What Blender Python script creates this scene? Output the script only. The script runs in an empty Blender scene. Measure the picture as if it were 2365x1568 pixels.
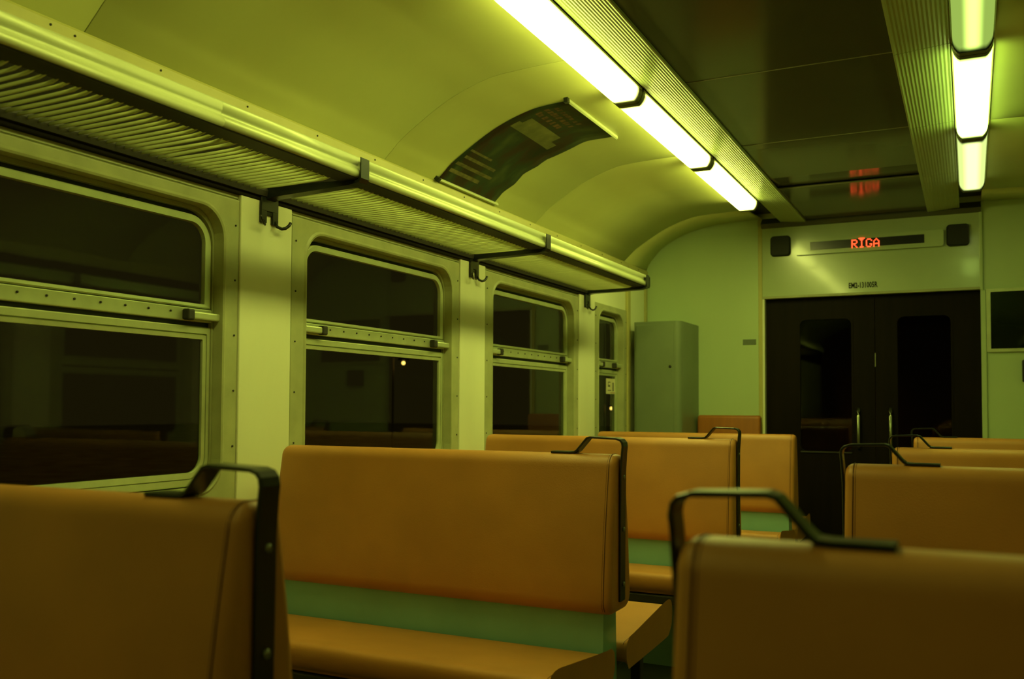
import bpy, bmesh, math, random
from mathutils import Vector, Matrix
random.seed(7)
PI = math.pi
S = bpy.context.scene
COL = S.collection

# ------------------------------------------------------------------ camera
CAMX, CAMZ = 0.6174, 1.2
yaw, pit, rol = math.radians(26.2024), math.radians(2.1346), math.radians(0.27978)
fwd = Vector((-math.sin(yaw)*math.cos(pit), math.cos(yaw)*math.cos(pit), math.sin(pit)))
rt = Vector((math.cos(yaw), math.sin(yaw), 0)); up = rt.cross(fwd)
r2 = rt*math.cos(rol) + up*math.sin(rol); u2 = -rt*math.sin(rol) + up*math.cos(rol)
cd = bpy.data.cameras.new('camera'); cam = bpy.data.objects.new('camera', cd); COL.objects.link(cam)
M = Matrix((r2, u2, -fwd)).transposed().to_4x4(); M.translation = (CAMX, 0, CAMZ); cam.matrix_world = M
cd.sensor_width = 36; cd.lens = 36*2150.66/2365; cd.shift_y = 73.77/2365
cd.clip_start = .05; cd.clip_end = 300
cd.dof.use_dof = True; cd.dof.focus_distance = 3.6; cd.dof.aperture_fstop = 3.4
S.camera = cam

# ------------------------------------------------------------------ world (night sky glow) and exposure
W = bpy.data.worlds.new('night'); S.world = W; W.use_nodes = True
bg = W.node_tree.nodes['Background']; bg.inputs[0].default_value = (1.0, .70, .16, 1); bg.inputs[1].default_value = .014
S.view_settings.view_transform = 'Standard'; S.view_settings.look = 'None'
S.view_settings.exposure = 0.0; S.view_settings.gamma = 1.0; S.view_settings.use_curve_mapping = False
LAMP_COL = (.92, 1.0, .19)
LAMP_COL_R = (.66, 1.0, .17)
LAMP_L = 27.0

# ------------------------------------------------------------------ material helpers
def nt(name):
    m = bpy.data.materials.new(name); m.use_nodes = True
    n = m.node_tree; return m, n, n.nodes['Principled BSDF']
def mat(name, col, rough=.5, metal=0, noise=0.08, scale=6, bump=0, bscale=200, spec=.5, stretch=(1,1,1), coat=0):
    m, n, b = nt(name)
    b.inputs['Roughness'].default_value = rough; b.inputs['Metallic'].default_value = metal
    b.inputs['Specular IOR Level'].default_value = spec
    if coat: b.inputs['Coat Weight'].default_value = coat; b.inputs['Coat Roughness'].default_value = .08
    tc = n.nodes.new('ShaderNodeTexCoord'); mp = n.nodes.new('ShaderNodeMapping'); mp.inputs['Scale'].default_value = stretch
    n.links.new(tc.outputs['Object'], mp.inputs[0])
    t = n.nodes.new('ShaderNodeTexNoise'); t.inputs['Scale'].default_value = scale; t.inputs['Detail'].default_value = 5
    n.links.new(mp.outputs[0], t.inputs[0])
    cr = n.nodes.new('ShaderNodeValToRGB'); e = cr.color_ramp.elements
    e[0].position = .3; e[1].position = .7
    e[0].color = tuple(c*(1-noise) for c in col)+(1,); e[1].color = tuple(min(1, c*(1+noise)) for c in col)+(1,)
    n.links.new(t.outputs['Fac'], cr.inputs[0]); n.links.new(cr.outputs[0], b.inputs['Base Color'])
    if bump:
        t2 = n.nodes.new('ShaderNodeTexNoise'); t2.inputs['Scale'].default_value = bscale; t2.inputs['Detail'].default_value = 3
        n.links.new(tc.outputs['Object'], t2.inputs[0])
        bp = n.nodes.new('ShaderNodeBump'); bp.inputs['Strength'].default_value = bump; bp.inputs['Distance'].default_value = .002
        n.links.new(t2.outputs['Fac'], bp.inputs['Height']); n.links.new(bp.outputs[0], b.inputs['Normal'])
    return m
def emis(name, col, s):
    m = bpy.data.materials.new(name); m.use_nodes = True; n = m.node_tree; n.nodes.clear()
    o = n.nodes.new('ShaderNodeOutputMaterial'); e = n.nodes.new('ShaderNodeEmission')
    e.inputs[0].default_value = tuple(col)+(1,); e.inputs[1].default_value = s
    n.links.new(e.outputs[0], o.inputs[0]); return m
def lamp_mat(name, s, core, side, half=.62, col=LAMP_COL):
    """diffuser lit by a tube inside: brightest along the tube, fading past the tube's two ends"""
    m = bpy.data.materials.new(name); m.use_nodes = True; n = m.node_tree; n.nodes.clear()
    o = n.nodes.new('ShaderNodeOutputMaterial'); e = n.nodes.new('ShaderNodeEmission')
    tc = n.nodes.new('ShaderNodeTexCoord'); sp = n.nodes.new('ShaderNodeSeparateXYZ'); n.links.new(tc.outputs['Object'], sp.inputs[0])
    def mth(op, a, b=None):
        k = n.nodes.new('ShaderNodeMath'); k.operation = op
        for i, v in enumerate((a, b)):
            if v is None: continue
            if isinstance(v, (int, float)): k.inputs[i].default_value = v
            else: n.links.new(v, k.inputs[i])
        return k.outputs[0]
    ay = mth('ABSOLUTE', sp.outputs['Y']); 
    mr = n.nodes.new('ShaderNodeMapRange'); mr.interpolation_type = 'SMOOTHSTEP'
    n.links.new(ay, mr.inputs[0]); mr.inputs[1].default_value = half-.10; mr.inputs[2].default_value = half-.03; mr.inputs[3].default_value = 1; mr.inputs[4].default_value = .008
    ax = mth('ABSOLUTE', sp.outputs['X'])
    mx = n.nodes.new('ShaderNodeMapRange'); mx.interpolation_type = 'SMOOTHSTEP'
    n.links.new(ax, mx.inputs[0]); mx.inputs[1].default_value = core; mx.inputs[2].default_value = core+.035; mx.inputs[3].default_value = 1; mx.inputs[4].default_value = side
    st = mth('MULTIPLY', mth('MULTIPLY', mr.outputs[0], mx.outputs[0]), s)
    e.inputs[0].default_value = tuple(col)+(1,); n.links.new(st, e.inputs[1]); n.links.new(e.outputs[0], o.inputs[0])
    return m
def glass(name, tint=(.75, .8, .7), ior=1.42):
    m = bpy.data.materials.new(name); m.use_nodes = True; n = m.node_tree; n.nodes.clear()
    o = n.nodes.new('ShaderNodeOutputMaterial'); mx = n.nodes.new('ShaderNodeMixShader')
    fr = n.nodes.new('ShaderNodeFresnel'); fr.inputs[0].default_value = ior
    tr = n.nodes.new('ShaderNodeBsdfTransparent'); tr.inputs[0].default_value = tuple(tint)+(1,)
    gl = n.nodes.new('ShaderNodeBsdfGlossy'); gl.inputs['Roughness'].default_value = .03; gl.inputs[0].default_value = (.9, .95, .9, 1)
    ge = n.nodes.new('ShaderNodeNewGeometry'); inv = n.nodes.new('ShaderNodeMath'); inv.operation = 'SUBTRACT'; inv.inputs[0].default_value = 1
    n.links.new(ge.outputs['Backfacing'], inv.inputs[1]); fa = n.nodes.new('ShaderNodeMath'); fa.operation = 'MULTIPLY'     # a thin pane reflects at its outer skin only
    n.links.new(fr.outputs[0], fa.inputs[0]); n.links.new(inv.outputs[0], fa.inputs[1])
    n.links.new(fa.outputs[0], mx.inputs[0]); n.links.new(tr.outputs[0], mx.inputs[1]); n.links.new(gl.outputs[0], mx.inputs[2]); n.links.new(mx.outputs[0], o.inputs[0])
    return m

M_WALL = mat('wall_laminate', (.80, .82, .60), .30, noise=.06, scale=3, stretch=(1, 1, .3))
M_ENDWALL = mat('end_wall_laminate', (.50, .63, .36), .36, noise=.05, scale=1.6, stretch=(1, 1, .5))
M_HEADER = mat('header_panel', (.46, .56, .34), .22, noise=.05, scale=3, coat=.3)
M_FRAME = mat('window_paint', (.40, .42, .23), .42, noise=.12, scale=9)
M_SASH = mat('sash_metal', (.55, .60, .36), .38, metal=.35, noise=.10, scale=12)
M_RUBBER = mat('black_rubber', (.018, .02, .016), .6)
M_ARCH = mat('arch_laminate', (.56, .58, .22), .42, noise=.05, scale=2)
M_CEIL = mat('ceiling_laminate', (.105, .105, .065), .13, noise=.05, scale=2.5, spec=.28)
M_BACK = mat('ceiling_backing', (.05, .05, .035), .7)
M_RIB = mat('ribbed_reflector', (.40, .46, .21), .36, noise=.05, scale=4)
M_JOINT = mat('joint_strip_paint', (.22, .21, .10), .5)
M_CAP = mat('lamp_cap_plastic', (.12, .13, .06), .5)
M_CORN = mat('cornice_paint', (.50, .47, .17), .42, noise=.06, scale=8)
M_RAIL = mat('rack_rail_metal', (.54, .58, .33), .36, metal=.12, noise=.02, scale=2, spec=.4)
M_SLAT = mat('rack_slat', (.74, .80, .44), .14, metal=.2, noise=.04, scale=3)
M_BLACK = mat('black_metal', (.012, .014, .012), .28, noise=.2, scale=20)
M_LEATHER = mat('orange_vinyl', (.49, .210, .045), .46, noise=.09, scale=5, bump=.25, bscale=260)
M_LEATHER2 = mat('brown_vinyl', (.40, .13, .018), .5, noise=.12, scale=5, bump=.25, bscale=260, stretch=(4, 1, .4))
M_SEAM = mat('seam_thread', (.10, .03, .01), .7)
M_PLINTH = mat('green_plinth_paint', (.22, .46, .38), .34, noise=.08, scale=5)
M_STEEL = mat('dull_steel', (.25, .25, .2), .4, metal=.8)
M_DARKSTRIP = mat('dark_brown_strip', (.014, .011, .007), .75, noise=.1, spec=.08)
M_DARKSTEEL = mat('dark_frame_paint', (.028, .024, .018), .55)
M_VEST = mat('vestibule_brown', (.22, .12, .05), .6, noise=.2)
M_DOOR = mat('dark_door_veneer', (.009, .005, .003), .55, noise=.25, scale=3, stretch=(6, 1, .5), spec=.10)
M_LOCKER = mat('locker_paint', (.19, .24, .15), .40, noise=.07, scale=4, bump=.1, bscale=300)
M_FLOOR = mat('floor_linoleum', (.055, .06, .04), .42, noise=.25, scale=9)
M_GROUND = mat('night_ground', (.30, .26, .20), .9, noise=.4, scale=1)
M_SPK = mat('speaker_grille', (.012, .012, .010), .6)
M_DISPLAY = mat('display_window', (.008, .007, .006), .25)
M_INK = mat('black_ink', (.012, .014, .01), .9, spec=.05)
M_LABEL = mat('grey_label', (.14, .18, .12), .5)
M_PAPER = mat('sticker_paper', (.75, .70, .45), .6)
M_RUST = mat('sticker_red', (.42, .12, .03), .6)
M_GLASS = glass('window_glass')
M_DGLASS = glass('door_glass', (.55, .45, .38), 1.5)
M_LED = emis('led_red', (1.0, .075, .02), 3.2)
M_CHROME = mat('worn_chrome', (.30, .32, .22), .3, metal=.9)

# ------------------------------------------------------------------ geometry helpers
class MB:
    def __init__(s): s.v = []; s.f = []; s.sm = []
    def add(s, vs, fs, smooth=False):
        o = len(s.v); s.v += [tuple(v) for v in vs]
        for f in fs: s.f.append(tuple(i+o for i in f)); s.sm.append(smooth)
        return s
    def box(s, x0, x1, y0, y1, z0, z1, b=0):
        if b <= 0:
            vs = [(x, y, z) for x in (x0, x1) for y in (y0, y1) for z in (z0, z1)]
            return s.add(vs, [(0,1,3,2),(4,6,7,5),(0,4,5,1),(2,3,7,6),(0,2,6,4),(1,5,7,3)])
        bm = bmesh.new(); bmesh.ops.create_cube(bm, size=1)
        for v in bm.verts: v.co = Vector(((x0+x1)/2+v.co.x*(x1-x0), (y0+y1)/2+v.co.y*(y1-y0), (z0+z1)/2+v.co.z*(z1-z0)))
        bmesh.ops.bevel(bm, geom=bm.edges[:], offset=b, segments=2, affect='EDGES', profile=.5)
        bm.verts.index_update()
        s.add([v.co[:] for v in bm.verts], [tuple(v.index for v in f.verts) for f in bm.faces]); bm.free(); return s
    def loft(s, loops, closed=True, caps=True, smooth=False):
        n = len(loops[0]); vs = [p for l in loops for p in l]; fs = []
        for i in range(len(loops)-1):
            for j in range(n if closed else n-1):
                k = (j+1) % n; fs.append((i*n+j, i*n+k, (i+1)*n+k, (i+1)*n+j))
        if caps: fs.append(tuple(range(n-1, -1, -1))); fs.append(tuple((len(loops)-1)*n+j for j in range(n)))
        return s.add(vs, fs, smooth)
    def extr(s, prof, axis, a, b, smooth=False, closed=True, caps=True):
        """profile of 2-D points swept along axis: 'x' -> (y,z), 'y' -> (x,z), 'z' -> (x,y)"""
        P = {'x': lambda p, t: (t, p[0], p[1]), 'y': lambda p, t: (p[0], t, p[1]), 'z': lambda p, t: (p[0], p[1], t)}[axis]
        return s.loft([[P(p, a) for p in prof], [P(p, b) for p in prof]], closed, caps, smooth)
    def tube(s, pts, r, n=8, smooth=True, sx=1, sz=1):
        pts = [Vector(p) for p in pts]; loops = []
        for i, p in enumerate(pts):
            d = (pts[min(i+1, len(pts)-1)]-pts[max(i-1, 0)]).normalized()
            a = Vector((0, 0, 1)) if abs(d.z) < .9 else Vector((0, 1, 0))
            u = d.cross(a).normalized(); w = u.cross(d)
            loops.append([p+u*math.cos(2*PI*k/n)*r*sx+w*math.sin(2*PI*k/n)*r*sz for k in range(n)])
        return s.loft(loops, smooth=smooth)
    def cyl(s, c, axis, r, h, n=14, smooth=True):
        c = Vector(c); d = {'x': Vector((1,0,0)), 'y': Vector((0,1,0)), 'z': Vector((0,0,1))}[axis]
        return s.tube([c-d*h/2, c+d*h/2], r, n, smooth)
    def build(s, name, m, parent=None, loc=None):
        me = bpy.data.meshes.new(name); me.from_pydata(s.v, [], s.f); me.update()
        for p, k in zip(me.polygons, s.sm): p.use_smooth = k
        bm = bmesh.new(); bm.from_mesh(me); bmesh.ops.recalc_face_normals(bm, faces=bm.faces[:]); bm.to_mesh(me); bm.free()
        if m: me.materials.append(m)
        o = bpy.data.objects.new(name, me); COL.objects.link(o)
        if parent: o.parent = parent
        if loc: o.location = loc
        return o
def tag(o, label=None, cat=None, group=None, kind=None):
    for k, v in (('label', label), ('category', cat), ('group', group), ('kind', kind)):
        if v: o[k] = v
    return o
def thing(name, loc, label=None, cat=None, group=None, kind=None):
    o = bpy.data.objects.new(name, None); o.empty_display_size = .1; COL.objects.link(o); o.location = loc
    return tag(o, label, cat, group, kind)
def inst(src, parent=None, loc=(0,0,0), name=None):
    c = src.copy(); COL.objects.link(c); c.parent = parent; c.location = loc; return c
def copy_tree(o, parent=None):
    c = o.copy(); COL.objects.link(c); c.parent = parent
    for ch in list(o.children): copy_tree(ch, c)
    return c
def rr(y0, y1, z0, z1, r, n=7):
    """rounded rectangle loop; r = one radius or (bottom-left, bottom-right, top-right, top-left)"""
    rs = (r,)*4 if isinstance(r, (int, float)) else r
    out = []
    for (cy, cz, sy, sz, a0), q in zip(((y0, z0, 1, 1, PI), (y1, z0, -1, 1, 1.5*PI), (y1, z1, -1, -1, 0), (y0, z1, 1, -1, .5*PI)), rs):
        for k in range(n+1):
            a = a0+k/n*PI/2; out.append((cy+sy*q+math.cos(a)*q, cz+sz*q+math.sin(a)*q))
    return out
def catmull(P, n=8):
    out = []
    for i in range(len(P)-1):
        p0, p1, p2, p3 = P[max(i-1, 0)], P[i], P[i+1], P[min(i+2, len(P)-1)]
        for k in range(n):
            t = k/n
            out.append(tuple(.5*(2*b+(c-a)*t+(2*a-5*b+4*c-d)*t*t+(3*b-a-3*c+d)*t**3) for a, b, c, d in zip(p0, p1, p2, p3)))
    return out+[P[-1]]

# ------------------------------------------------------------------ dimensions of the car (metres; y runs along the car)
XL, XR, D = -1.714, 1.614, 7.203        # side walls and end wall
CX = -.05                                # centre line
YB = -2.5                                # the car goes on behind the camera to here
def mx(x): return 2*CX-x                 # mirror left/right

# ------------------------------------------------------------------ floor, outside ground
tag(MB().box(XL-.1, XR+.1, YB, D+1.6, -.06, 0).build('floor', M_FLOOR), 'dark worn linoleum floor of the carriage between the benches', kind='structure')
tag(MB().box(-90, -1.9, -30, 110, -1.45, -1.25).build('ground', M_GROUND), 'dark ground beside the track outside the windows', kind='structure')

# ------------------------------------------------------------------ side walls
PILLARS = [(-.68, -.40), (.925, 1.215), (2.531, 2.817), (4.126, 4.405), (5.735, 6.029)]
WINS = [(1.316, 2.453), (2.908, 4.047), (4.498, 5.652), (6.113, 6.625)]
ZO0, ZO1 = .905, 1.881
def side_wall(side):
    sg = 1 if side == 'left' else -1
    f = (lambda x: x) if sg == 1 else mx
    def bx(m, x0, x1, *a, **k): a0, a1 = sorted((f(x0), f(x1))); return m.box(a0, a1, *a, **k)
    wins = WINS if side == 'left' else [(-.30, .84)]+WINS[:3]
    m = MB()
    bx(m, XL-.10, XL-.012, YB, D, 0, ZO0-.03); bx(m, XL-.10, XL-.012, YB, D, ZO1+.03, 2.42)
    ys = [YB]+[v for a, b in wins for v in (a-.03, b+.03)]+[D]
    for i in range(0, len(ys), 2): bx(m, XL-.10, XL-.012, ys[i], ys[i+1], ZO0-.03, ZO1+.03)
    w = tag(m.build('wall_'+side, M_WALL), 'pale green laminate side wall with windows, %s' % ('behind the luggage rack' if side == 'left' else 'opposite the luggage rack'), kind='structure')
    for a, b in PILLARS:
        q = MB(); x0, x1 = sorted((f(XL-.012), f(XL+.006))); q.box(x0, x1, a, b-.007, 0, 2.28, .004); q.build('pillar_panel', M_WALL, w)
    if side == 'left':
        q = MB(); q.box(XL-.012, XL-.004, 6.77, 7.14, 0, 2.28, .003); q.build('corner_panel', M_WALL, w)
        q = MB(); q.box(XL-.012, XL+.012, 6.705, 6.765, 0, 2.28, .005); q.build('batten', M_CORN, w)
        q = MB(); q.box(XL-.010, XL+.006, 7.145, 7.195, 0, 2.28, .004); q.build('batten', M_CORN, w)
    # strip of wall above the windows
    q = MB(); x0, x1 = sorted((f(XL-.012), f(XL-.006))); q.box(x0, x1, YB, 6.03, 1.935, 2.28); q.build('upper_strip', M_FRAME, w)
    q = MB(); x0, x1 = sorted((f(XL-.010), f(XL+.010))); q.box(x0, x1, YB, 5.90, 1.948, 2.205, .004); q.build('dark_strip', M_DARKSTRIP, w)  # near-black band along the wall at rack height, crossing the pillars
    return w
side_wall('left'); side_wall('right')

screw_me = MB().cyl((0, 0, 0), 'x', .0036, .004, 8).build('screw', M_DARKSTEEL)
bpy.data.objects.remove(screw_me); screw_mesh = bpy.data.meshes['screw']
def screw(parent, p):
    o = bpy.data.objects.new('screw', screw_mesh); COL.objects.link(o); o.parent = parent; o.location = p

def window(n, y0, y1, py0, py1, side='left', detail=True):
    sg = 1 if side == 'left' else -1
    f = (lambda x: x) if sg == 1 else mx
    w = thing('window_%d' % n, (f(XL), (y0+y1)/2, 0), kind='structure')
    OY = (y0+y1)/2
    def L(loop, x): return [((f(x)-f(XL)), y-OY, z) for y, z in loop]
    def ring(loops, name, m, smooth=False, par=w): return MB().loft([L(l, x) for l, x in loops], True, False, smooth).build(name, m, par)
    R = .105
    op = rr(y0, y1, ZO0, ZO1, R)
    ring([(rr(py0, py1, .80, 1.928, .002), XL-.012), (rr(py0, py1, .80, 1.928, .002), XL-.001), (rr(py0+.004, py1-.004, .804, 1.924, .002), XL),
          (rr(y0-.016, y1+.016, ZO0-.016, ZO1+.016, R+.012), XL), (rr(y0-.007, y1+.007, ZO0-.007, ZO1+.007, R+.005), XL+.0045), (op, XL+.002),
          (rr(y0+.002, y1-.002, ZO0+.002, ZO1-.002, R), XL-.062)], 'surround', M_FRAME)
    # outer frame with rubber seal behind
    ring([(rr(y0+.002, y1-.002, ZO0+.002, ZO1-.002, R), XL-.040), (rr(y0+.012, y1-.012, ZO0+.014, ZO1-.016, R), XL-.038), (rr(y0+.012, y1-.012, ZO0+.014, ZO1-.016, R), XL-.062)], 'outer_frame', M_FRAME)
    ring([(rr(y0+.002, y1-.002, ZO0+.002, ZO1-.002, R), XL-.0575), (rr(y0+.034, y1-.034, ZO0+.036, ZO1-.044, R-.02), XL-.0575)], 'rubber_gasket', M_RUBBER)
    zs = 1.531                                                     # bottom of the upper sash
    sa = (y0+.018, y1-.018, zs, 1.848); rad = (.004, .004, R-.01, R-.01)
    ring([(rr(*sa, rad), XL-.060), (rr(*sa, rad), XL-.040), (rr(sa[0]+.005, sa[1]-.005, sa[2]+.004, sa[3]-.004, rad), XL-.036), (rr(sa[0]+.028, sa[1]-.028, sa[2]+.014, sa[3]-.024, (.004, .004, R-.04, R-.04)), XL-.038), (rr(sa[0]+.030, sa[1]-.030, sa[2]+.016, sa[3]-.026, (.004, .004, R-.04, R-.04)), XL-.054)], 'upper_sash', M_SASH)
    q = MB(); lo, hi = sorted((f(XL-.060)-f(XL), f(XL-.036)-f(XL)))
    q.box(lo, hi, y0+.013-OY, y1-.013-OY, 1.483, zs-.003, .003); q.build('middle_rail', M_SASH, w)
    q = MB(); lo, hi = sorted((f(XL-.062)-f(XL), f(XL-.053)-f(XL))); q.box(lo, hi, y0+.003-OY, y1-.003-OY, 1.455, 1.5); q.build('rubber_seal', M_RUBBER, w)
    la = (y0+.014, y1-.014, ZO0+.018, 1.467); rad = (R-.01, R-.01, .004, .004)
    ring([(rr(*la, rad), XL-.062), (rr(*la, rad), XL-.042), (rr(la[0]+.003, la[1]-.003, la[2]+.003, la[3]-.003, rad), XL-.040), (rr(la[0]+.014, la[1]-.014, la[2]+.022, la[3]-.023, (R-.03, R-.03, .004, .004)), XL-.041),
          (rr(la[0]+.0145, la[1]-.0145, la[2]+.023, la[3]-.0245, (R-.03, R-.03, .004, .004)), XL-.049), (rr(la[0]+.0165, la[1]-.0165, la[2]+.025, la[3]-.0275, (R-.03, R-.03, .004, .004)), XL-.049),
          (rr(la[0]+.017, la[1]-.017, la[2]+.026, la[3]-.028, (R-.03, R-.03, .004, .004)), XL-.043), (rr(la[0]+.030, la[1]-.030, la[2]+.044, la[3]-.042, (R-.05, R-.05, .004, .004)), XL-.045), (rr(la[0]+.031, la[1]-.031, la[2]+.046, la[3]-.043, (R-.05, R-.05, .004, .004)), XL-.056)], 'lower_frame', M_SASH)
    for z0, z1, a in ((zs+.012, 1.832, sa), (ZO0+.055, 1.434, la)):
        q = MB(); lo, hi = sorted((f(XL-.0555)-f(XL), f(XL-.0515)-f(XL)))
        q.extr(rr(a[0]+.02-OY, a[1]-.02-OY, z0, z1, .05), 'x', lo, hi); q.build('pane', M_GLASS, w)
    if not detail: return w
    # sliding latches at both ends of the middle rail
    for s, yy in ((1, y1), (-1, y0)):
        q = MB(); a, b = sorted((yy-OY-s*.128, yy-OY+s*.004)); q.box(-.034, -.012, a, b, 1.489, 1.515, .005); lt = q.build('latch', M_SASH, w)
        q = MB(); a, b = sorted((yy-OY-s*.150, yy-OY-s*.118)); q.box(-.036, -.006, a, b, 1.484, 1.522, .006); q.build('latch_knob', M_DARKSTEEL, lt)
    if y1-y0 > .8:
        for k in range(9): screw(w, (-.0345, y0+.20+k*(y1-y0-.40)/8-OY, 1.510))
    for k in range(6):
        z = .86+k*.195
        for yy in (py0+.022, py1-.018): screw(w, (.001, yy-OY, z))
    return w
window(1, *WINS[0], 1.222, 2.529); window(2, *WINS[1], 2.819, 4.124); window(3, *WINS[2], 4.407, 5.733)
w4 = window(4, *WINS[3], 6.031, 6.700)
for i, (a, b) in enumerate([(-.30, .84)]+WINS[:3]): window(5+i, a, b, a-.085, b+.075, 'right', False)

# sticker on the pane of the narrow window
st = thing('window_sticker', (XL-.0505, 6.490, 1.350), 'small cream paper sticker with dark print on the lower pane of the narrow window', 'sticker')
MB().box(0, .0012, -.095, .095, -.056, .056).build('paper', M_PAPER, st)
q = MB()
for z, w_ in ((.030, .030), (.022, .006), (.014, .006), (.006, .026), (-.002, .026), (-.030, .04)): q.box(.0012, .0018, -.06, -.06+w_*1.7, z-.0025, z+.0025)
q.build('print', M_INK, st)
q = MB(); q.box(.0012, .0018, .040, .058, -.035, .028); q.build('bottle_mark', M_INK, st)
MB().box(.0012, .0016, -.010, .088, -.05, -.046).build('red_line', M_RUST, st)

# ------------------------------------------------------------------ cornice above the rack
for side, f, nm in (('left', lambda x: x, 'trim_1'), ('right', mx, 'trim_2')):
    m = MB(); pr = [(XL-.01, 2.208), (XL+.006, 2.208), (XL+.010, 2.215), (XL+.010, 2.285), (XL+.006, 2.293), (XL-.01, 2.293)]
    m.extr([(f(x), z) for x, z in pr], 'y', YB, 7.19)
    c = tag(m.build(nm, M_CORN), 'yellow painted cornice strip along the %s wall under the curved ceiling' % side, kind='structure')
    if side == 'left':
        y = 1.35
        while y < 7: 
            screw(c, (XL+.011, y, 2.272)); y += .40
        screw(c, (XL+.011, 1.83, 2.268))

# ------------------------------------------------------------------ ceiling
ARCH = catmull([(-1.716, 2.290), (-1.667, 2.336), (-1.600, 2.392), (-1.404, 2.508), (-1.226, 2.573), (-1.085, 2.593), (-.800, 2.603)], 7)
ARCH_END = catmull([(-1.716, 2.300), (-1.685, 2.362), (-1.572, 2.480), (-1.391, 2.571), (-1.200, 2.617), (-1.085, 2.632), (-.800, 2.640)], 7)
ceil = tag(MB().extr([(XL-.05, 2.25), (-1.735, 2.40), (-1.62, 2.53), (-1.40, 2.63), (-1.1, 2.68), (mx(-1.1), 2.68), (mx(-1.40), 2.63), (mx(-1.62), 2.53), (mx(-1.735), 2.40), (mx(XL-.05), 2.25),
    (mx(XL-.05), 2.74), (XL-.05, 2.74)], 'y', YB, D+.05).build('ceiling', M_BACK), 'arched carriage ceiling made of curved and flat panels', kind='structure')
SEAM = [YB, .265, 1.868, 3.436, 5.04, 6.64, 7.2]
for f, in ((lambda x: x,), (mx,)):
    for a, b in zip(SEAM, SEAM[1:]):
        m = MB(); g = .0018
        m.loft([[(f(x), y, z) for x, z in A_+[(x, z+.006) for x, z in A_][::-1]] for y, A_ in ((a+g, ARCH), (b-g, ARCH_END if b > 7 else ARCH))], True, True, True)
        o = m.build('arch_panel', M_ARCH, ceil)
        for p in o.data.polygons: p.use_smooth = abs(p.normal.y) < .5
# ribbed reflector panels beside the two rows of lamps
CS = [YB, .55, 1.65, 2.75, 3.90, 4.98, 6.07, 7.2]
def reflector(xo, zo, xi, zi, a, b):
    n = 14; pr = []
    for k in range(n*2+1):
        t = k/(2*n); amp = .0016 if k % 2 else 0
        pr.append((xo+(xi-xo)*t, zo+(zi-zo)*t-amp))
    pr += [(xi, zi+.012), (xo, zo+.008)]
    m = MB(); m.extr(pr, 'y', a+.0015, b-.0015); return m.build('ribbed_panel', M_RIB, ceil)
for a, b in zip(CS, CS[1:]):
    reflector(-.655, 2.601, -.470, 2.586, a, b); reflector(.566, 2.601, .361, 2.586, a, b)
# flat glossy panels down the middle; their cross edges curl up slightly
for i, (a, b) in enumerate(zip(CS, CS[1:])):
    N = 22; lo = []
    zc = 2.600
    for k in range(N+1):
        y = a+.002+(b-a-.004)*k/N; d = min(y-a, b-y); up_ = 0
        if b-y < .30 and i == len(CS)-3: up_ = .049*(.30-(b-y))
        if i == len(CS)-2: up_ = 0
        lo.append([(x, y, zc+up_) for x in (-.474, -.2, .1, .365)]+[(.365, y, zc+up_+.008), (-.474, y, zc+up_+.008)])
    MB().loft(lo, True, True, False).build('flat_panel', M_CEIL, ceil)
for y in CS[1:-1]: MB().box(-.472, .363, y-.0022, y+.0022, 2.5972, 2.602).build('joint_strip', M_JOINT, ceil)
# cove between ceiling and end wall
tag(MB().extr([(D-.004, 2.560), (D-.03, 2.568), (D-.045, 2.592), (D, 2.64), (D+.02, 2.60)], 'x', -.80, mx(-.80)).build('trim_3', M_CEIL), 'dark cove strip where the flat ceiling meets the end wall', kind='structure')

# ------------------------------------------------------------------ lamps
LM = {'bright': lamp_mat('diffuser_bright', LAMP_L, .045, .22), 'right': lamp_mat('diffuser_right', LAMP_L*.42, .05, .75, col=LAMP_COL_R), 'mid': lamp_mat('diffuser_mid', LAMP_L*.085, .016, .45, col=(.8, 1, .3)), 'dim': lamp_mat('diffuser_dim', LAMP_L*.085, .004, .22, col=LAMP_COL_R), 'low': lamp_mat('diffuser_low', LAMP_L*.18, .05, .75), 'faint': lamp_mat('diffuser_faint', LAMP_L*.05, .05, .75), 'half': lamp_mat('diffuser_half', LAMP_L*.80, .045, .22)}
YS = [(-2.345, -1.12), (-1.095, .13), (.155, 1.38), (1.405, 2.63), (2.655, 3.88), (3.905, 5.13), (5.155, 6.38)]
def lamp(x, a, b, kind, label):
    c = (a+b)/2; h = (b-a)/2
    t = thing('ceiling_lamp', (x, c, 2.601), label, 'lamp', 'rows of fluorescent ceiling lamps')
    pr = [(-.074, 0), (-.074, -.010), (.074, -.010), (.074, 0)]
    MB().extr(pr, 'y', -h, h).build('base', M_SASH, t)
    pr = [(-.068, -.010), (-.068, -.024), (-.062, -.040), (-.052, -.054), (-.044, -.060), (.044, -.060), (.052, -.054), (.062, -.040), (.068, -.024), (.068, -.010)]
    MB().extr(pr, 'y', -h+.018, h-.018).build('diffuser', LM[kind], t)
    for y0, y1 in ((-h-.009, -h+.020), (h-.020, h+.009)):
        MB().extr([(px*1.03, pz if pz > -.02 else pz*1.04) for px, pz in pr], 'y', y0, y1).build('end_cap', M_CAP, t)
ORD = ['first behind the camera', 'second behind the camera', 'over the camera', 'nearest in view', 'second in view', 'third in view', 'farthest']
for i, (a, b) in enumerate(YS):
    lamp(-.734, a, b, 'low' if i < 3 else 'half' if i == 3 else 'bright', 'glowing fluorescent ceiling lamp above the luggage rack side, %s in its row' % ORD[i])
for i, (a, b) in enumerate(YS[1:3]):
    lamp(.6415, a, b, 'faint', ('faint lamp of the right row behind the camera', 'faint lamp of the right row over the camera')[i])
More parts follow.
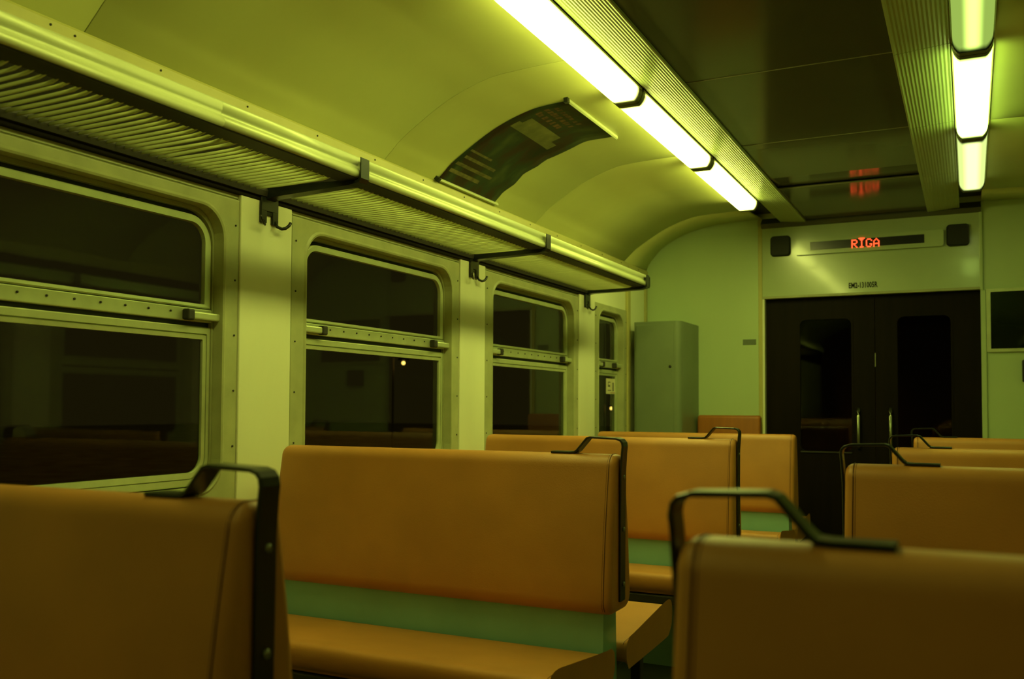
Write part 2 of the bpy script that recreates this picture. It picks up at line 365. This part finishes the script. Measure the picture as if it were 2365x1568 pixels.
for i, (a, b) in enumerate(YS[3:]):
    k = ('dim', 'dim', 'right', 'mid')[i]
    lamp(.6415, a, b, k, ('dim greenish fluorescent lamp in the right row, just above the camera', 'dim greenish fluorescent lamp with one thin bright line, right row', 'brightest white fluorescent lamp in the right row', 'half-bright fluorescent lamp in the right row nearest the end wall')[i])

# ------------------------------------------------------------------ end wall
ew = tag(MB().box(XL-.1, -.800, D, D+.06, 0, 2.74).box(.690, XR+.1, D, D+.06, 0, 2.74).box(-.800, .690, D, D+.06, 2.028, 2.74).build('wall_end', M_ENDWALL), 'pale green end wall around the dark double doors', kind='structure')
q = MB(); q.box(-.798, .690, D-.010, D, 2.040, 2.62, .003); q.build('header_panel', M_HEADER, ew)
q = MB(); q.box(-.826, -.796, D-.016, D, 0, 2.64, .004); q.build('batten', M_CORN, ew)
q = MB(); q.box(.686, .706, D-.016, D, 2.02, 2.62, .003); q.build('batten', M_ENDWALL, ew)
q = MB(); q.box(.692, .722, D-.014, D, 0, 2.02, .003); q.build('batten', M_ENDWALL, ew)
q = MB(); q.box(-.798, .692, D-.016, D+.03, 2.024, 2.042, .003); q.build('lintel', M_FRAME, ew)
q = MB(); q.box(-.800, -.780, D-.012, D+.05, 0, 2.03, .003); q.build('door_jamb', M_WALL, ew)

def door(n, x0, x1, gx0, gx1, hx, lab):
    d = thing('door_%d' % n, ((x0+x1)/2, D+.05, 0), lab, kind='structure'); ox = (x0+x1)/2
    o = rr(x0-ox, x1-ox, .01, 2.024, .003); g = rr(gx0-ox, gx1-ox, .876, 1.86, .045)
    def P(l, y): return [(x, y, z) for x, z in l]
    MB().loft([P(o, .03), P(o, 0), P(rr(gx0-.014-ox, gx1+.014-ox, .862, 1.874, .05), 0), P(rr(gx0-.014-ox, gx1+.014-ox, .862, 1.874, .05), -.004), P(g, -.004), P(g, .03), P(o, .03)], True, False).build('leaf', M_DOOR, d)
    q = MB(); q.extr([(x, z) for x, z in rr(gx0-.005-ox, gx1+.005-ox, .872, 1.864, .045)], 'y', .010, .016); q.build('pane', M_DGLASS, d)
    q = MB(); q.tube([(hx-ox, -.002, .90), (hx-ox, -.035, .925), (hx-ox, -.042, .96), (hx-ox, -.042, 1.14), (hx-ox, -.035, 1.175), (hx-ox, -.002, 1.195)], .010, 10); q.build('handle', M_CHROME, d)
    q = MB(); q.box(gx0-ox, gx1-ox, -.008, -.003, .864, .874, .002); q.build('glazing_bead', M_DARKSTEEL, d)
    return d
door(1, -.782, -.004, -.53, -.165, -.117, 'dark left door leaf in the end wall')
d2 = door(2, .0, .690, .150, .499, .101, 'dark right door leaf in the end wall')
q = MB(); q.box(-.348, -.342, -.006, 0, 1.50, 1.60, .001); q.build('latch_plate', M_CHROME, d2)
# dim vestibule behind the doors
tag(MB().box(-1.1, 1.0, D+1.5, D+1.55, 0, 2.4).box(-1.1, -1.05, D+.07, D+1.5, 0, 2.4).box(.95, 1.0, D+.07, D+1.5, 0, 2.4).box(-1.1, 1.0, D+.07, D+1.55, 2.36, 2.4).build('wall_vestibule', M_VEST), 'unlit brown vestibule behind the door glass', kind='structure')

# display with loudspeakers
dp = thing('destination_display', (-.045, D-.010, 2.400), 'wide destination display with red letters between two loudspeakers above the doors', 'display')
MB().extr(rr(-.505, .508, -.060, .058, .02), 'y', -.028, 0).build('housing', M_HEADER, dp)
q = MB(); q.box(-.394, .384, -.031, -.027, -.030, .031, .0015); q.build('display_window', M_DISPLAY, dp)
GL = {'R': ["11110", "10001", "10001", "11110", "10100", "10010", "10001"], 'I': ["01110", "00100", "00100", "00100", "00100", "00100", "01110"],
      'G': ["01110", "10001", "10000", "10000", "10011", "10001", "01110"], 'A': ["00100", "01010", "10001", "10001", "11111", "10001", "10001"]}
px = .0083; xx = -.099
for ch in 'RIGA':
    m = MB(); rows = GL[ch]
    for r_, row in enumerate(rows):
        for c_, v in enumerate(row):
            if v == '1': m.cyl((xx+c_*px, -.0325, .0225-r_*.0088), 'y', .0046, .003, 8, False)
    if ch == 'I':
        for c_ in range(5): m.cyl((xx+c_*px, -.0325, .0225+.0088*1.1), 'y', .0046, .003, 8, False)
    m.build('letter', M_LED, dp); xx += 6*px
spk0 = None
for x, z, lab in ((-.657, 2.420, 'black square loudspeaker left of the destination display'), (.553, 2.411, 'black square loudspeaker right of the destination display')):
    t = thing('loudspeaker', (x, D-.010, z), lab, 'loudspeaker', 'pair of wall loudspeakers')
    o_ = rr(-.073, .073, -.076, .076, .026); i_ = rr(-.064, .064, -.067, .067, .022)
    MB().loft([[(a, 0, b) for a, b in o_], [(a, -.022, b) for a, b in o_], [(a, -.028, b) for a, b in rr(-.069, .069, -.072, .072, .024)], [(a, -.026, b) for a, b in i_]], True, False).build('bezel', M_SPK, t)
    MB().extr(i_, 'y', -.025, -.002).build('grille', M_SPK, t)
# number plate lettering
def text(s, size, m, loc, parent=None, name='number_lettering', sx=1):
    c = bpy.data.curves.new('t', 'FONT'); c.body = s; c.size = size; c.extrude = .0006; c.offset = .0016; c.align_x = 'CENTER'; c.align_y = 'CENTER'; c.resolution_u = 2
    o = bpy.data.objects.new('t', c); COL.objects.link(o)
    me = bpy.data.meshes.new_from_object(o.evaluated_get(bpy.context.evaluated_depsgraph_get())); bpy.data.objects.remove(o)
    me.transform(Matrix.Rotation(PI/2, 4, 'X') @ Matrix.Diagonal((sx, 1, 1, 1)))
    me.materials.clear(); me.materials.append(m)
    o = bpy.data.objects.new(name, me); COL.objects.link(o); o.location = loc
    if parent: o.parent = parent
    return o
t = text('EM2-131005R', .056, M_INK, (-.075, D-.0108, 2.093), sx=.62)
tag(t, 'black carriage number lettering on the header panel just above the doors', 'lettering')
q = MB(); q.box(-.05, .05, -.004, 0, -.021, .021, .001)
lb = tag(q.build('wall_label', M_LABEL, None, (-.897, D, 1.700)), 'small grey label on the end wall left of the doors', 'label')
# framed notice right of the doors and the switch box below it
nb = thing('notice_frame', (1.09, D, 1.806), 'dark glazed notice frame on the end wall right of the doors', 'notice board')
o_ = rr(-.366, .366, -.218, .218, .006); i_ = rr(-.340, .340, -.196, .196, .004)
MB().loft([[(a, 0, b) for a, b in o_], [(a, -.022, b) for a, b in o_], [(a, -.022, b) for a, b in i_], [(a, -.004, b) for a, b in i_]], True, False).build('frame', M_SASH, nb)
MB().extr(i_, 'y', -.006, -.001).build('backing', M_DISPLAY, nb)
MB().extr(i_, 'y', -.011, -.008).build('pane', M_GLASS, nb)
sb = thing('switch_box', (1.02, D, 1.455), 'small dark box on the end wall below the notice frame', 'box')
q = MB(); q.box(-.085, .085, -.05, 0, -.075, .075, .008); q.build('case', M_BLACK, sb)
q = MB(); q.cyl((0, -.055, 0), 'y', .02, .014, 16); q.build('button', M_DARKSTEEL, sb)

# locker in the corner
lk = thing('locker', (-1.470, 6.94, 0), 'tall grey-green metal locker in the corner beside the narrow window', 'locker')
q = MB(); q.extr(rr(-.184, .177, -.240, .262, (.008, .045, .004, .004)), 'z', .06, 1.838); q.build('body', M_LOCKER, lk)
q = MB(); q.box(-.168, .120, -.246, -.239, .10, 1.815, .004); dr = q.build('door', M_LOCKER, lk)
q = MB(); q.cyl((.098, -.248, 1.50), 'y', .010, .006, 12); q.build('lock', M_BLACK, dr)
q = MB(); q.box(-.16, .15, -.21, .25, 0, .06); q.build('foot', M_BLACK, lk)

# ------------------------------------------------------------------ luggage rack
ZR = 1.985
rk = thing('luggage_rack', (XL, 3.4, ZR), 'long slatted luggage rack with a shiny front rail along the window wall', 'rack')
def RL(x, y, z): return (x-XL, y-3.4, z-ZR)
XF = -1.300
BR = [1.07, 2.675, 4.262, 5.868]
prof = [(XF-.014, 1.996), (XF+.004, 1.994), (XF+.012, 1.998), (XF+.016, 2.007), (XF+.014, 2.018), (XF+.007, 2.026), (XF+.001, 2.031), (XF+.001, 2.039), (XF+.005, 2.043), (XF+.006, 2.066), (XF+.003, 2.070), (XF-.012, 2.070), (XF-.018, 2.03)]
for a, b in ((.35, 2.0), (2.0, 2.66), (2.66, 4.25), (4.25, 5.90)):
    m = MB()
    m.loft([[RL(x, y, z) for x, z in prof] for y in (a+.001, b-.001)], True, True, True)
    o = m.build('front_rail', M_RAIL, rk)
MB().loft([[RL(x, y, z) for x, z in ((XF-.068, 1.988), (XF+.004, 1.990), (XF+.006, 1.9945), (XF-.012, 1.9965), (XF-.060, 1.9965), (XF-.062, 2.012), (XF-.068, 2.012))] for y in (.35, 5.90)], True, True).build('rail_channel', M_DARKSTEEL, rk)
# back rail on the wall
MB().loft([[RL(x, y, z) for x, z in ((XL, 1.965), (XL+.020, 1.965), (XL+.024, 1.985), (XL+.020, 2.00), (XL, 2.00))] for y in (.35, 5.90)], True, True).build('back_rail', M_DARKSTEEL, rk)
# slats: flat straps that bow down a little and curl up into the rail; some are pushed out of line
def slat(y, yend, kink):
    pts = [(XF-.058, 1.996), (XF-.070, 1.992), (XF-.086, 1.988), (XF-.115, 1.986), (XF-.17, 1.985), (XF-.24, 1.984), (XF-.33, 1.984), (XL+.022, 1.985)]
    hw, hz, TL = .0024, .0060, math.radians(24); loops = []
    for i, (x, z) in enumerate(pts):
        t = i/(len(pts)-1); yy = y+kink*math.sin(PI*t)
        d = (pts[min(i+1, 7)][0]-pts[max(i-1, 0)][0], pts[min(i+1, 7)][1]-pts[max(i-1, 0)][1]); l = math.hypot(*d); nx, nz = -d[1]/l, d[0]/l
        if nz < 0: nx, nz = -nx, -nz
        w_ = hw
        k_ = 1.2 if i < 3 else 1; ca, sa = math.cos(TL), math.sin(TL)
        loops.append([RL(x+nx*(hz*b*ca-w_*a*sa)*k_, yy+w_*a*ca+hz*b*sa*k_, z+nz*(hz*b*ca-w_*a*sa)*k_) for a, b in ((-1, -.8), (-.6, -1), (.6, -1), (1, -.8), (1, .8), (.6, 1), (-.6, 1), (-1, .8))])
    return MB().loft(loops, True, True, True)
protos = {k: slat(0, 0, k).build('slat', M_SLAT, rk) for k in (0, .004, -.004, .012, -.012)}
used = set()
def put_slat(y, k):
    src = protos[k]
    if k not in used: used.add(k); o = src
    else: o = src.copy(); COL.objects.link(o)
    o.location = (0, y, 0)
for a, b in zip([.40]+BR[1:3], BR[1:]):
    y = a+.045; stop = b-.055
    while y < stop:
        k = 0
        if 2.04 < y < 2.16: k = .012 if y < 2.10 else -.012
        elif random.random() < .2: k = random.choice((.004, -.004))
        put_slat(y, k); y += .0325
for k in protos:
    if k not in used: bpy.data.objects.remove(protos[k])
for yb in BR[1:]:
    q = MB(); pr = [(XL, 1.90), (XL+.012, 1.90), (XL+.016, 1.955), (XL+.05, 1.962), (XF-.03, 1.972), (XF+.012, 1.978), (XF+.024, 1.992), (XF+.024, 2.064), (XF+.019, 2.066), (XF+.018, 1.996), (XF+.006, 1.986), (XF-.03, 1.99), (XL+.05, 2.002), (XL, 2.01)]
    q.loft([[RL(x, y, z) for x, z in pr] for y in (yb-.024, yb+.024)], True, True); br = q.build('bracket', M_BLACK, rk)
    # coat hook under the bracket: slotted plate with two prongs turned up
    q = MB(); q.box(.004, .016, yb-.050-3.4, yb+.045-3.4, 1.912-ZR, 1.975-ZR, .003)
    for y0, y1 in ((yb-.050, yb-.018), (yb+.012, yb+.045)): q.box(.004, .016, y0-3.4, y1-3.4, 1.868-ZR, 1.916-ZR, .003)
    q.build('hook_plate', M_BLACK, br)
    for s_, r_ in ((-1, .004), (1, .0062)):
        c_ = yb-.004
        q = MB(); q.tube([RL(XL+.012, c_+s_*.030, 1.880), RL(XL+.024, c_+s_*.034, 1.862), RL(XL+.034, c_+s_*.046, 1.856), RL(XL+.040, c_+s_*.060, 1.860), RL(XL+.044, c_+s_*.075, 1.872), RL(XL+.046, c_+s_*.082, 1.884)], r_, 8); q.build('coat_hook', M_BLACK, br)
q = MB(); q.loft([[RL(x, y, z) for x, z in [(XF-.02, 1.985), (XF+.018, 1.985), (XF+.024, 1.998), (XF+.024, 2.055), (XF+.012, 2.072), (XF-.02, 2.072)]] for y in (5.90, 5.915)], True, True); q.build('rail_cap', M_BLACK, rk)

# the same rack on the opposite wall, seen only as a reflection in the window panes
rk['group'] = 'luggage racks'
rk2 = copy_tree(rk); rk2.location = (mx(XL), 3.4, ZR); rk2.scale = (-1, 1, 1)
tag(rk2, 'matching luggage rack on the right-hand wall, mirrored only in the dark window panes', 'rack', 'luggage racks')

# ------------------------------------------------------------------ poster on the arch
def arch_at(t):
    k = t*(len(ARCH)-1); i = min(int(k), len(ARCH)-2); u = k-i
    a, b = ARCH[i], ARCH[i+1]; return (a[0]+(b[0]-a[0])*u, a[1]+(b[1]-a[1])*u)
def poster_mat():
    m, n, b = nt('poster_print'); b.inputs['Roughness'].default_value = .55; b.inputs['Specular IOR Level'].default_value = .25
    tc = n.nodes.new('ShaderNodeTexCoord'); 
    def noise(sc, st, off=(0, 0, 0)):
        mp = n.nodes.new('ShaderNodeMapping'); mp.inputs['Scale'].default_value = st; mp.inputs['Location'].default_value = off
        n.links.new(tc.outputs['UV'], mp.inputs[0]); t = n.nodes.new('ShaderNodeTexNoise'); t.inputs['Scale'].default_value = sc; t.inputs['Detail'].default_value = 4
        n.links.new(mp.outputs[0], t.inputs[0]); return t.outputs['Fac']
    cr = n.nodes.new('ShaderNodeValToRGB'); e = cr.color_ramp.elements
    e[0].position = .30; e[0].color = (.012, .018, .008, 1); e[1].position = .72; e[1].color = (.07, .09, .03, 1)
    k = e.new(.42); k.color = (.038, .020, .010, 1); k = e.new(.54); k.color = (.024, .042, .020, 1)
    n.links.new(noise(2.6, (1.2, 1.6, 1), (.3, .1, 0)), cr.inputs[0])
    n.links.new(cr.outputs[0], b.inputs['Base Color']); return m
po = thing('poster', (-1.35, 4.21, 2.55), 'dark printed paper poster clamped across the curved ceiling panel', 'poster')
OX, OYp, OZ = -1.35, 4.21, 2.55
NU, NV = 44, 10
def z_on(x):
    for a, b in zip(ARCH, ARCH[1:]):
        if a[0] <= x <= b[0]: return a[1]+(b[1]-a[1])*(x-a[0])/(b[0]-a[0])
    return ARCH[-1][1]
SPAN = [p for p in ARCH if -1.705 < p[0] < -.975]
ARC = [0.0]
for a, b in zip(SPAN, SPAN[1:]): ARC.append(ARC[-1]+math.hypot(b[0]-a[0], b[1]-a[1]))
def on_arc(u):
    d = max(0, min(.99999, u))*ARC[-1]
    for i in range(len(SPAN)-1):
        if ARC[i+1] >= d: break
    t = (d-ARC[i])/(ARC[i+1]-ARC[i]); a, b = SPAN[i], SPAN[i+1]
    dx, dz = b[0]-a[0], b[1]-a[1]; l = math.hypot(dx, dz)
    return a[0]+dx*t, a[1]+dz*t, dz/l, -dx/l
def u_of(x):
    lo, hi = 0, 1
    for _ in range(30):
        m_ = (lo+hi)/2
        if on_arc(m_)[0] < x: lo = m_
        else: hi = m_
    return lo
EDGE = [4.469, 4.456, 4.472, 4.452, 4.482, 4.459, 4.466, 4.478, 4.478, 4.489, 4.494]
def pcoord(i, j):
    u = max(0, min(1, i/NU)); v = j/NV; x, z, nx, nz = on_arc(u)
    k = u*10; a = min(9, int(k)); yr = EDGE[a]+(EDGE[a+1]-EDGE[a])*(k-a)
    off = .004+.016*v**3*math.sin(u*PI)*(.55+.45*math.sin(u*13))
    return (x+nx*off, 3.874+(yr-3.874)*v, z+nz*off)
vs = []; fs = []
for i in range(NU+1):
    for j in range(NV+1): p = pcoord(i, j); vs.append((p[0]-OX, p[1]-OYp, p[2]-OZ))
for i in range(NU):
    for j in range(NV): a = i*(NV+1)+j; fs.append((a, a+1, a+NV+2, a+NV+1))
MBp = MB().add(vs, fs, True); sheet = MBp.build('sheet', None, po); sheet.data.materials.append(poster_mat())
uv = sheet.data.uv_layers.new(name='UVMap')
for lp in sheet.data.loops:
    i, j = divmod(lp.vertex_index, NV+1); uv.data[lp.index].uv = (i/NU, j/NV)
sd = sheet.modifiers.new('paper', 'SOLIDIFY'); sd.thickness = .0006
def pstrip(u0, u1, v0, v1, m, name, lift=.0012):
    """a patch of flat print lying on the sheet"""
    vs = []; K = 6
    for a in range(K+1):
        for b_ in (0, 1, 2, 3):
            u = u0+(u1-u0)*b_/3; v = v0+(v1-v0)*a/K
            p = Vector(pcoord(u*NU, v*NV)); d = (Vector((-.9, 4.2, 1.9))-p); d.y = 0; p += d.normalized()*lift
            vs.append((p.x-OX, p.y-OYp, p.z-OZ))
    fs = [(a*4+b_, a*4+b_+1, a*4+b_+5, a*4+b_+4) for a in range(K) for b_ in range(3)]
    return vs, fs
M_PT1 = mat('poster_ochre', (.13, .11, .035), .6, noise=.4, scale=30); M_PT2 = mat('poster_rust', (.14, .065, .025), .6, noise=.5, scale=40); M_PT3 = mat('poster_pale', (.15, .155, .05), .6, noise=.3, scale=14)
def pprint(xa, xb, ya, yb_, m, nm):
    ua, ub = u_of(xa), u_of(xb); q = MB(); q.add(*pstrip(ua, ub, (ya-3.874)/.595, (yb_-3.874)/.595, m, nm)); q.build(nm, m, po)
for a in ((-1.335, -1.285, 3.93, 4.36), (-1.285, -1.235, 3.96, 4.30)): pprint(*a, M_PT3, 'print_block')
for a in ((-1.655, -1.640, 3.90, 4.20), (-1.618, -1.602, 3.90, 4.26), (-1.575, -1.560, 3.91, 4.22), (-1.535, -1.524, 3.90, 4.12)): pprint(*a, M_PT1, 'print_line')
for xa, xb, y0, y1 in ((-1.205, -1.172, 3.93, 4.17), (-1.155, -1.122, 3.92, 4.22), (-1.108, -1.080, 3.93, 4.20)):     # three lines of illegible rust lettering
    y = y0
    while y < y1:
        w_ = random.uniform(.018, .030); pprint(xa, xb-random.uniform(0, .008), y, y+w_, M_PT2, 'print_mark'); y += w_+random.choice((.007, .009, .02))
def holder(u, y0, y1, name):
    x, z, nx, nz = on_arc(u); nrm = Vector((nx, 0, nz)); d = Vector((-nz, 0, nx)); c = Vector((x, 0, z))
    pr = [c-d*.007, c-d*.007+nrm*.012, c+nrm*.017, c+d*.007+nrm*.012, c+d*.007]
    m = MB(); m.loft([[(p.x-OX, y-OYp, p.z-OZ) for p in pr] for y in (y0, y1)]); o = m.build(name, M_RAIL, po)
    m = MB(); pr = [c-d*.010, c-d*.010+nrm*.022, c+d*.010+nrm*.022, c+d*.010]
    m.loft([[(p.x-OX, y-OYp, p.z-OZ) for p in pr] for y in (y0-.024, y0+.001)]); m.build('end_cap', M_BLACK, o)
holder(.004, 3.872, 4.50, 'holder_rail'); holder(.996, 3.862, 4.515, 'holder_rail')

# ------------------------------------------------------------------ benches
def wedge(zb, zt, yb, yt, rb, rtp, n=6):
    """symmetrical back profile, wide at the bottom and narrow rounded top, (y,z) loop"""
    pts = []
    sl = (yb-yt)/(zt-zb)
    for k in range(n+1):
        a = -PI/2+k/n*PI/2*1.0; pts.append((yb-rb+rb*math.cos(a), zb+rb+rb*math.sin(a)))
    for k in range(1, 6):
        t = k/6; z = zb+rb+(zt-rtp-zb-rb)*t; pts.append((yb+(yt-yb)*t+.006*math.sin(PI*t), z))
    for k in range(n+1):
        a = k/n*PI/2; pts.append((yt-rtp+rtp*math.cos(a), zt-rtp+rtp*math.sin(a)))
    return pts+[(-y, z) for y, z in pts[::-1]]
def offs(loop, d):
    """move a closed (y,z) loop inwards by d"""
    n = len(loop); out = []
    cy = sum(p[0] for p in loop)/n
    for i in range(n):
        a = Vector(loop[i-1]); b = Vector(loop[(i+1) % n]); t = (b-a).normalized(); nv = Vector((-t.y, t.x))
        out.append((loop[i][0]+nv.x*d, loop[i][1]+nv.y*d))
    return out
def padded(loop, x_in, x_out, r, ends=(1, 1)):
    """pad swept along x between x_in and x_out with rounded ends"""
    s = 1 if x_out > x_in else -1; loops = []; K = 4
    for k in range(K+1):
        a = PI/2-k/K*PI/2; loops.append([(x_in+s*r*(1-math.sin(a)), y, z) for y, z in offs(loop, r*(1-math.cos(a)))])
    loops.append([((x_in+x_out)/2, y, z) for y, z in loop])
    for k in range(K+1):
        a = k/K*PI/2; loops.append([(x_out-s*r*(1-math.sin(a)), y, z) for y, z in offs(loop, r*(1-math.cos(a)))])
    m = MB().loft(loops, True, True, True); m.sm[-1] = m.sm[-2] = False; return m
BACK = wedge(.575, 1.054, .098, .050, .048, .040)
def cush(s, y_in=.075, y_out=.525):
    pr = [(y_in, .405), (y_in, .458), (y_in+.05, .466), (y_in+.15, .476), (y_in+.25, .487), (y_out-.09, .499), (y_out-.045, .503), (y_out-.012, .499), (y_out, .480), (y_out-.004, .446), (y_out-.026, .424), (y_out-.07, .414)]
    pr = catmull(pr+[pr[0]], 3)[:-1]
    pr = [(s*y, z) for y, z in pr]
    return pr if s > 0 else pr[::-1]
def make_bench(sg, length, handle=True):
    """aisle end at local x = 0, bench runs to -length*sg"""
    t = thing('bench_seat', (0, 0, 0)); xe = -sg*length
    bk = padded(BACK, 0, xe, .020).build('backrest', M_LEATHER, t)
    for dx, d, r_ in ((.021, -.0006, .0013), (.027, .0000, .0006)):
        m = MB(); m.tube([(-sg*dx, y, z) for y, z in offs(BACK, d)[3:-3]], r_, 6); m.build('seam', M_SEAM, bk)
    for s in (-1, 1):
        pr = cush(s); c = padded(pr, 0, xe, .020).build('seat_cushion', M_LEATHER, t)
        top = [(y, z) for y, z in offs(pr, -.0005) if z > (.455 if abs(y) < .2 else .470)]; top.sort(key=lambda p: abs(p[0]))
        m = MB(); m.tube([(-sg*.019, y, z+.0004) for y, z in top], .0014, 6); m.build('seam', M_SEAM, c)
        m = MB(); a, b = sorted((s*.06, s*.50)); x0, x1 = sorted((-sg*.05, xe+sg*.03)); m.box(x0, x1, a, b, .375, .412, .006); m.build('seat_frame', M_DARKSTEEL, t)
        for xl in (-sg*.10, xe+sg*.14):
            m = MB(); a, b = sorted((s*.43, s*.47)); m.box(xl-.018, xl+.018, a, b, 0, .38, .004); m.build('leg', M_DARKSTEEL, t)
    m = MB(); x0, x1 = sorted((-sg*.036, xe+sg*.01)); 
    m.extr([(-.062, 0), (-.062, .40), (-.052, .61), (.052, .61), (.062, .40), (.062, 0)], 'x', x0, x1); m.build('plinth', M_PLINTH, t)
    if handle:
        # flat black strap: up the end, over the top, down onto the backrest
        cl = [(.003, .61), (.004, .80), (.006, 1.0), (.010, 1.060), (.012, 1.078), (.010, 1.090), (.003, 1.098), (-.010, 1.102), (-.095, 1.105), (-.105, 1.102), (-.112, 1.094), (-.138, 1.064), (-.146, 1.058), (-.160, 1.0565), (-.225, 1.0565)]
        loops = []; hw, th = .0225, .0035
        for i, (x, z) in enumerate(cl):
            a = Vector(cl[max(i-1, 0)]); b = Vector(cl[min(i+1, len(cl)-1)]); d = (b-a).normalized(); nv = Vector((d.y, -d.x))
            loops.append([(sg*(x+nv.x*th*q), hw*p, z+nv.y*th*q) for p, q in ((-1, -.6), (-.9, -1), (.9, -1), (1, -.6), (1, .6), (.9, 1), (-.9, 1), (-1, .6))])
        h = MB().loft(loops, True, True, True).build('grab_handle', M_BLACK, t)
        for p in h.data.polygons: p.use_smooth = False
        for z in (.66, .826, .984): 
            m = MB(); m.cyl((sg*.0085, .002, z), 'x', .0075, .005, 12); m.build('bolt', M_STEEL, h)
    return t
G = 'rows of orange benches'
LX, RX, LL, LR = -.345, .323, 1.285, 1.215
bl = make_bench(1, LL)
tag(bl, 'orange vinyl bench nearest the camera on the window side, seen from behind', 'bench', G); bl.location = (LX, 1.105, 0)
b2 = copy_tree(bl); b2.location = (LX, 2.715, 0); tag(b2, 'orange vinyl bench in the middle of the picture with its seat facing the camera', 'bench', G)
b3 = copy_tree(bl); b3.location = (LX, 4.300, 0); tag(b3, 'third orange vinyl bench on the window side, thin black handle on its corner', 'bench', G)
b4 = make_bench(1, LL, False); b4.location = (LX, 5.905, -.020); tag(b4, 'last orange bench on the window side, without a handle, in front of the locker', 'bench', G)
br = make_bench(-1, LR); br.location = (RX, 1.050, 0); tag(br, 'blurred orange bench in the right foreground with a large black handle', 'bench', G)
for y, dz, lab in ((2.595, 0, 'second orange bench on the right side of the aisle'), (4.215, -.018, 'third orange bench on the right side, partly behind the second'), (5.84, -.020, 'last orange bench on the right side of the aisle near the doors')):
    c = copy_tree(br); c.location = (RX, y, dz); tag(c, lab, 'bench', G)
# single seat against the end wall
es = thing('end_seat', (-1.04, 7.10, 0), 'narrow brown-orange seat against the end wall between locker and doors', 'seat')
pr = rr(.0, .075, .60, 1.138, .025, 4); padded(pr, -.240, .240, .02).build('backrest', M_LEATHER2, es)
pr = rr(-.36, .02, .43, .50, .025, 4); padded(pr, -.240, .240, .02).build('seat_cushion', M_LEATHER2, es)
q = MB(); q.box(-.22, .22, -.33, .06, .39, .44, .005); q.build('seat_frame', M_DARKSTEEL, es)
for x in (-.18, .18):
    q = MB(); q.box(x-.015, x+.015, -.30, -.27, 0, .40, .003); q.build('leg', M_DARKSTEEL, es)
    q = MB(); q.box(x-.015, x+.015, .03, .06, 0, .62, .003); q.build('leg', M_DARKSTEEL, es)

# ------------------------------------------------------------------ street lamps outside in the dark
M_SL = emis('sodium_lamp', (1.0, .58, .13), 5)
M_POLE = mat('lamp_pole_paint', (.5, .45, .35), .7)
for (x, y, z), r_, lab in (((-14, 22.63, 2.425), .052, 'distant orange street lamp seen through the second window'), ((-15, 42.66, 1.117), .070, 'distant orange street lamp seen through the narrow window')):
    t = thing('street_lamp', (x, y, -1.25), lab, 'street lamp', 'street lamps outside')
    h = z+1.25
    bm = bmesh.new(); bmesh.ops.create_uvsphere(bm, u_segments=16, v_segments=10, radius=r_); me = bpy.data.meshes.new('lamp_head'); bm.to_mesh(me); bm.free()
    me.materials.append(M_SL); o = bpy.data.objects.new('lamp_head', me); COL.objects.link(o); o.parent = t; o.location = (0, 0, h)
    MB().tube([(-.35, 0, 0), (-.35, 0, h+.15), (-.30, 0, h+.22), (0, 0, h+.16)], .03, 8).build('pole', M_POLE, t)
    MB().loft([[(a*.14, b*.12, h+.08) for a, b in ((-1, -1), (1, -1), (1, 1), (-1, 1))], [(a*.08, b*.08, h+.18) for a, b in ((-1, -1), (1, -1), (1, 1), (-1, 1))]]).build('lamp_shade', M_BLACK, t)
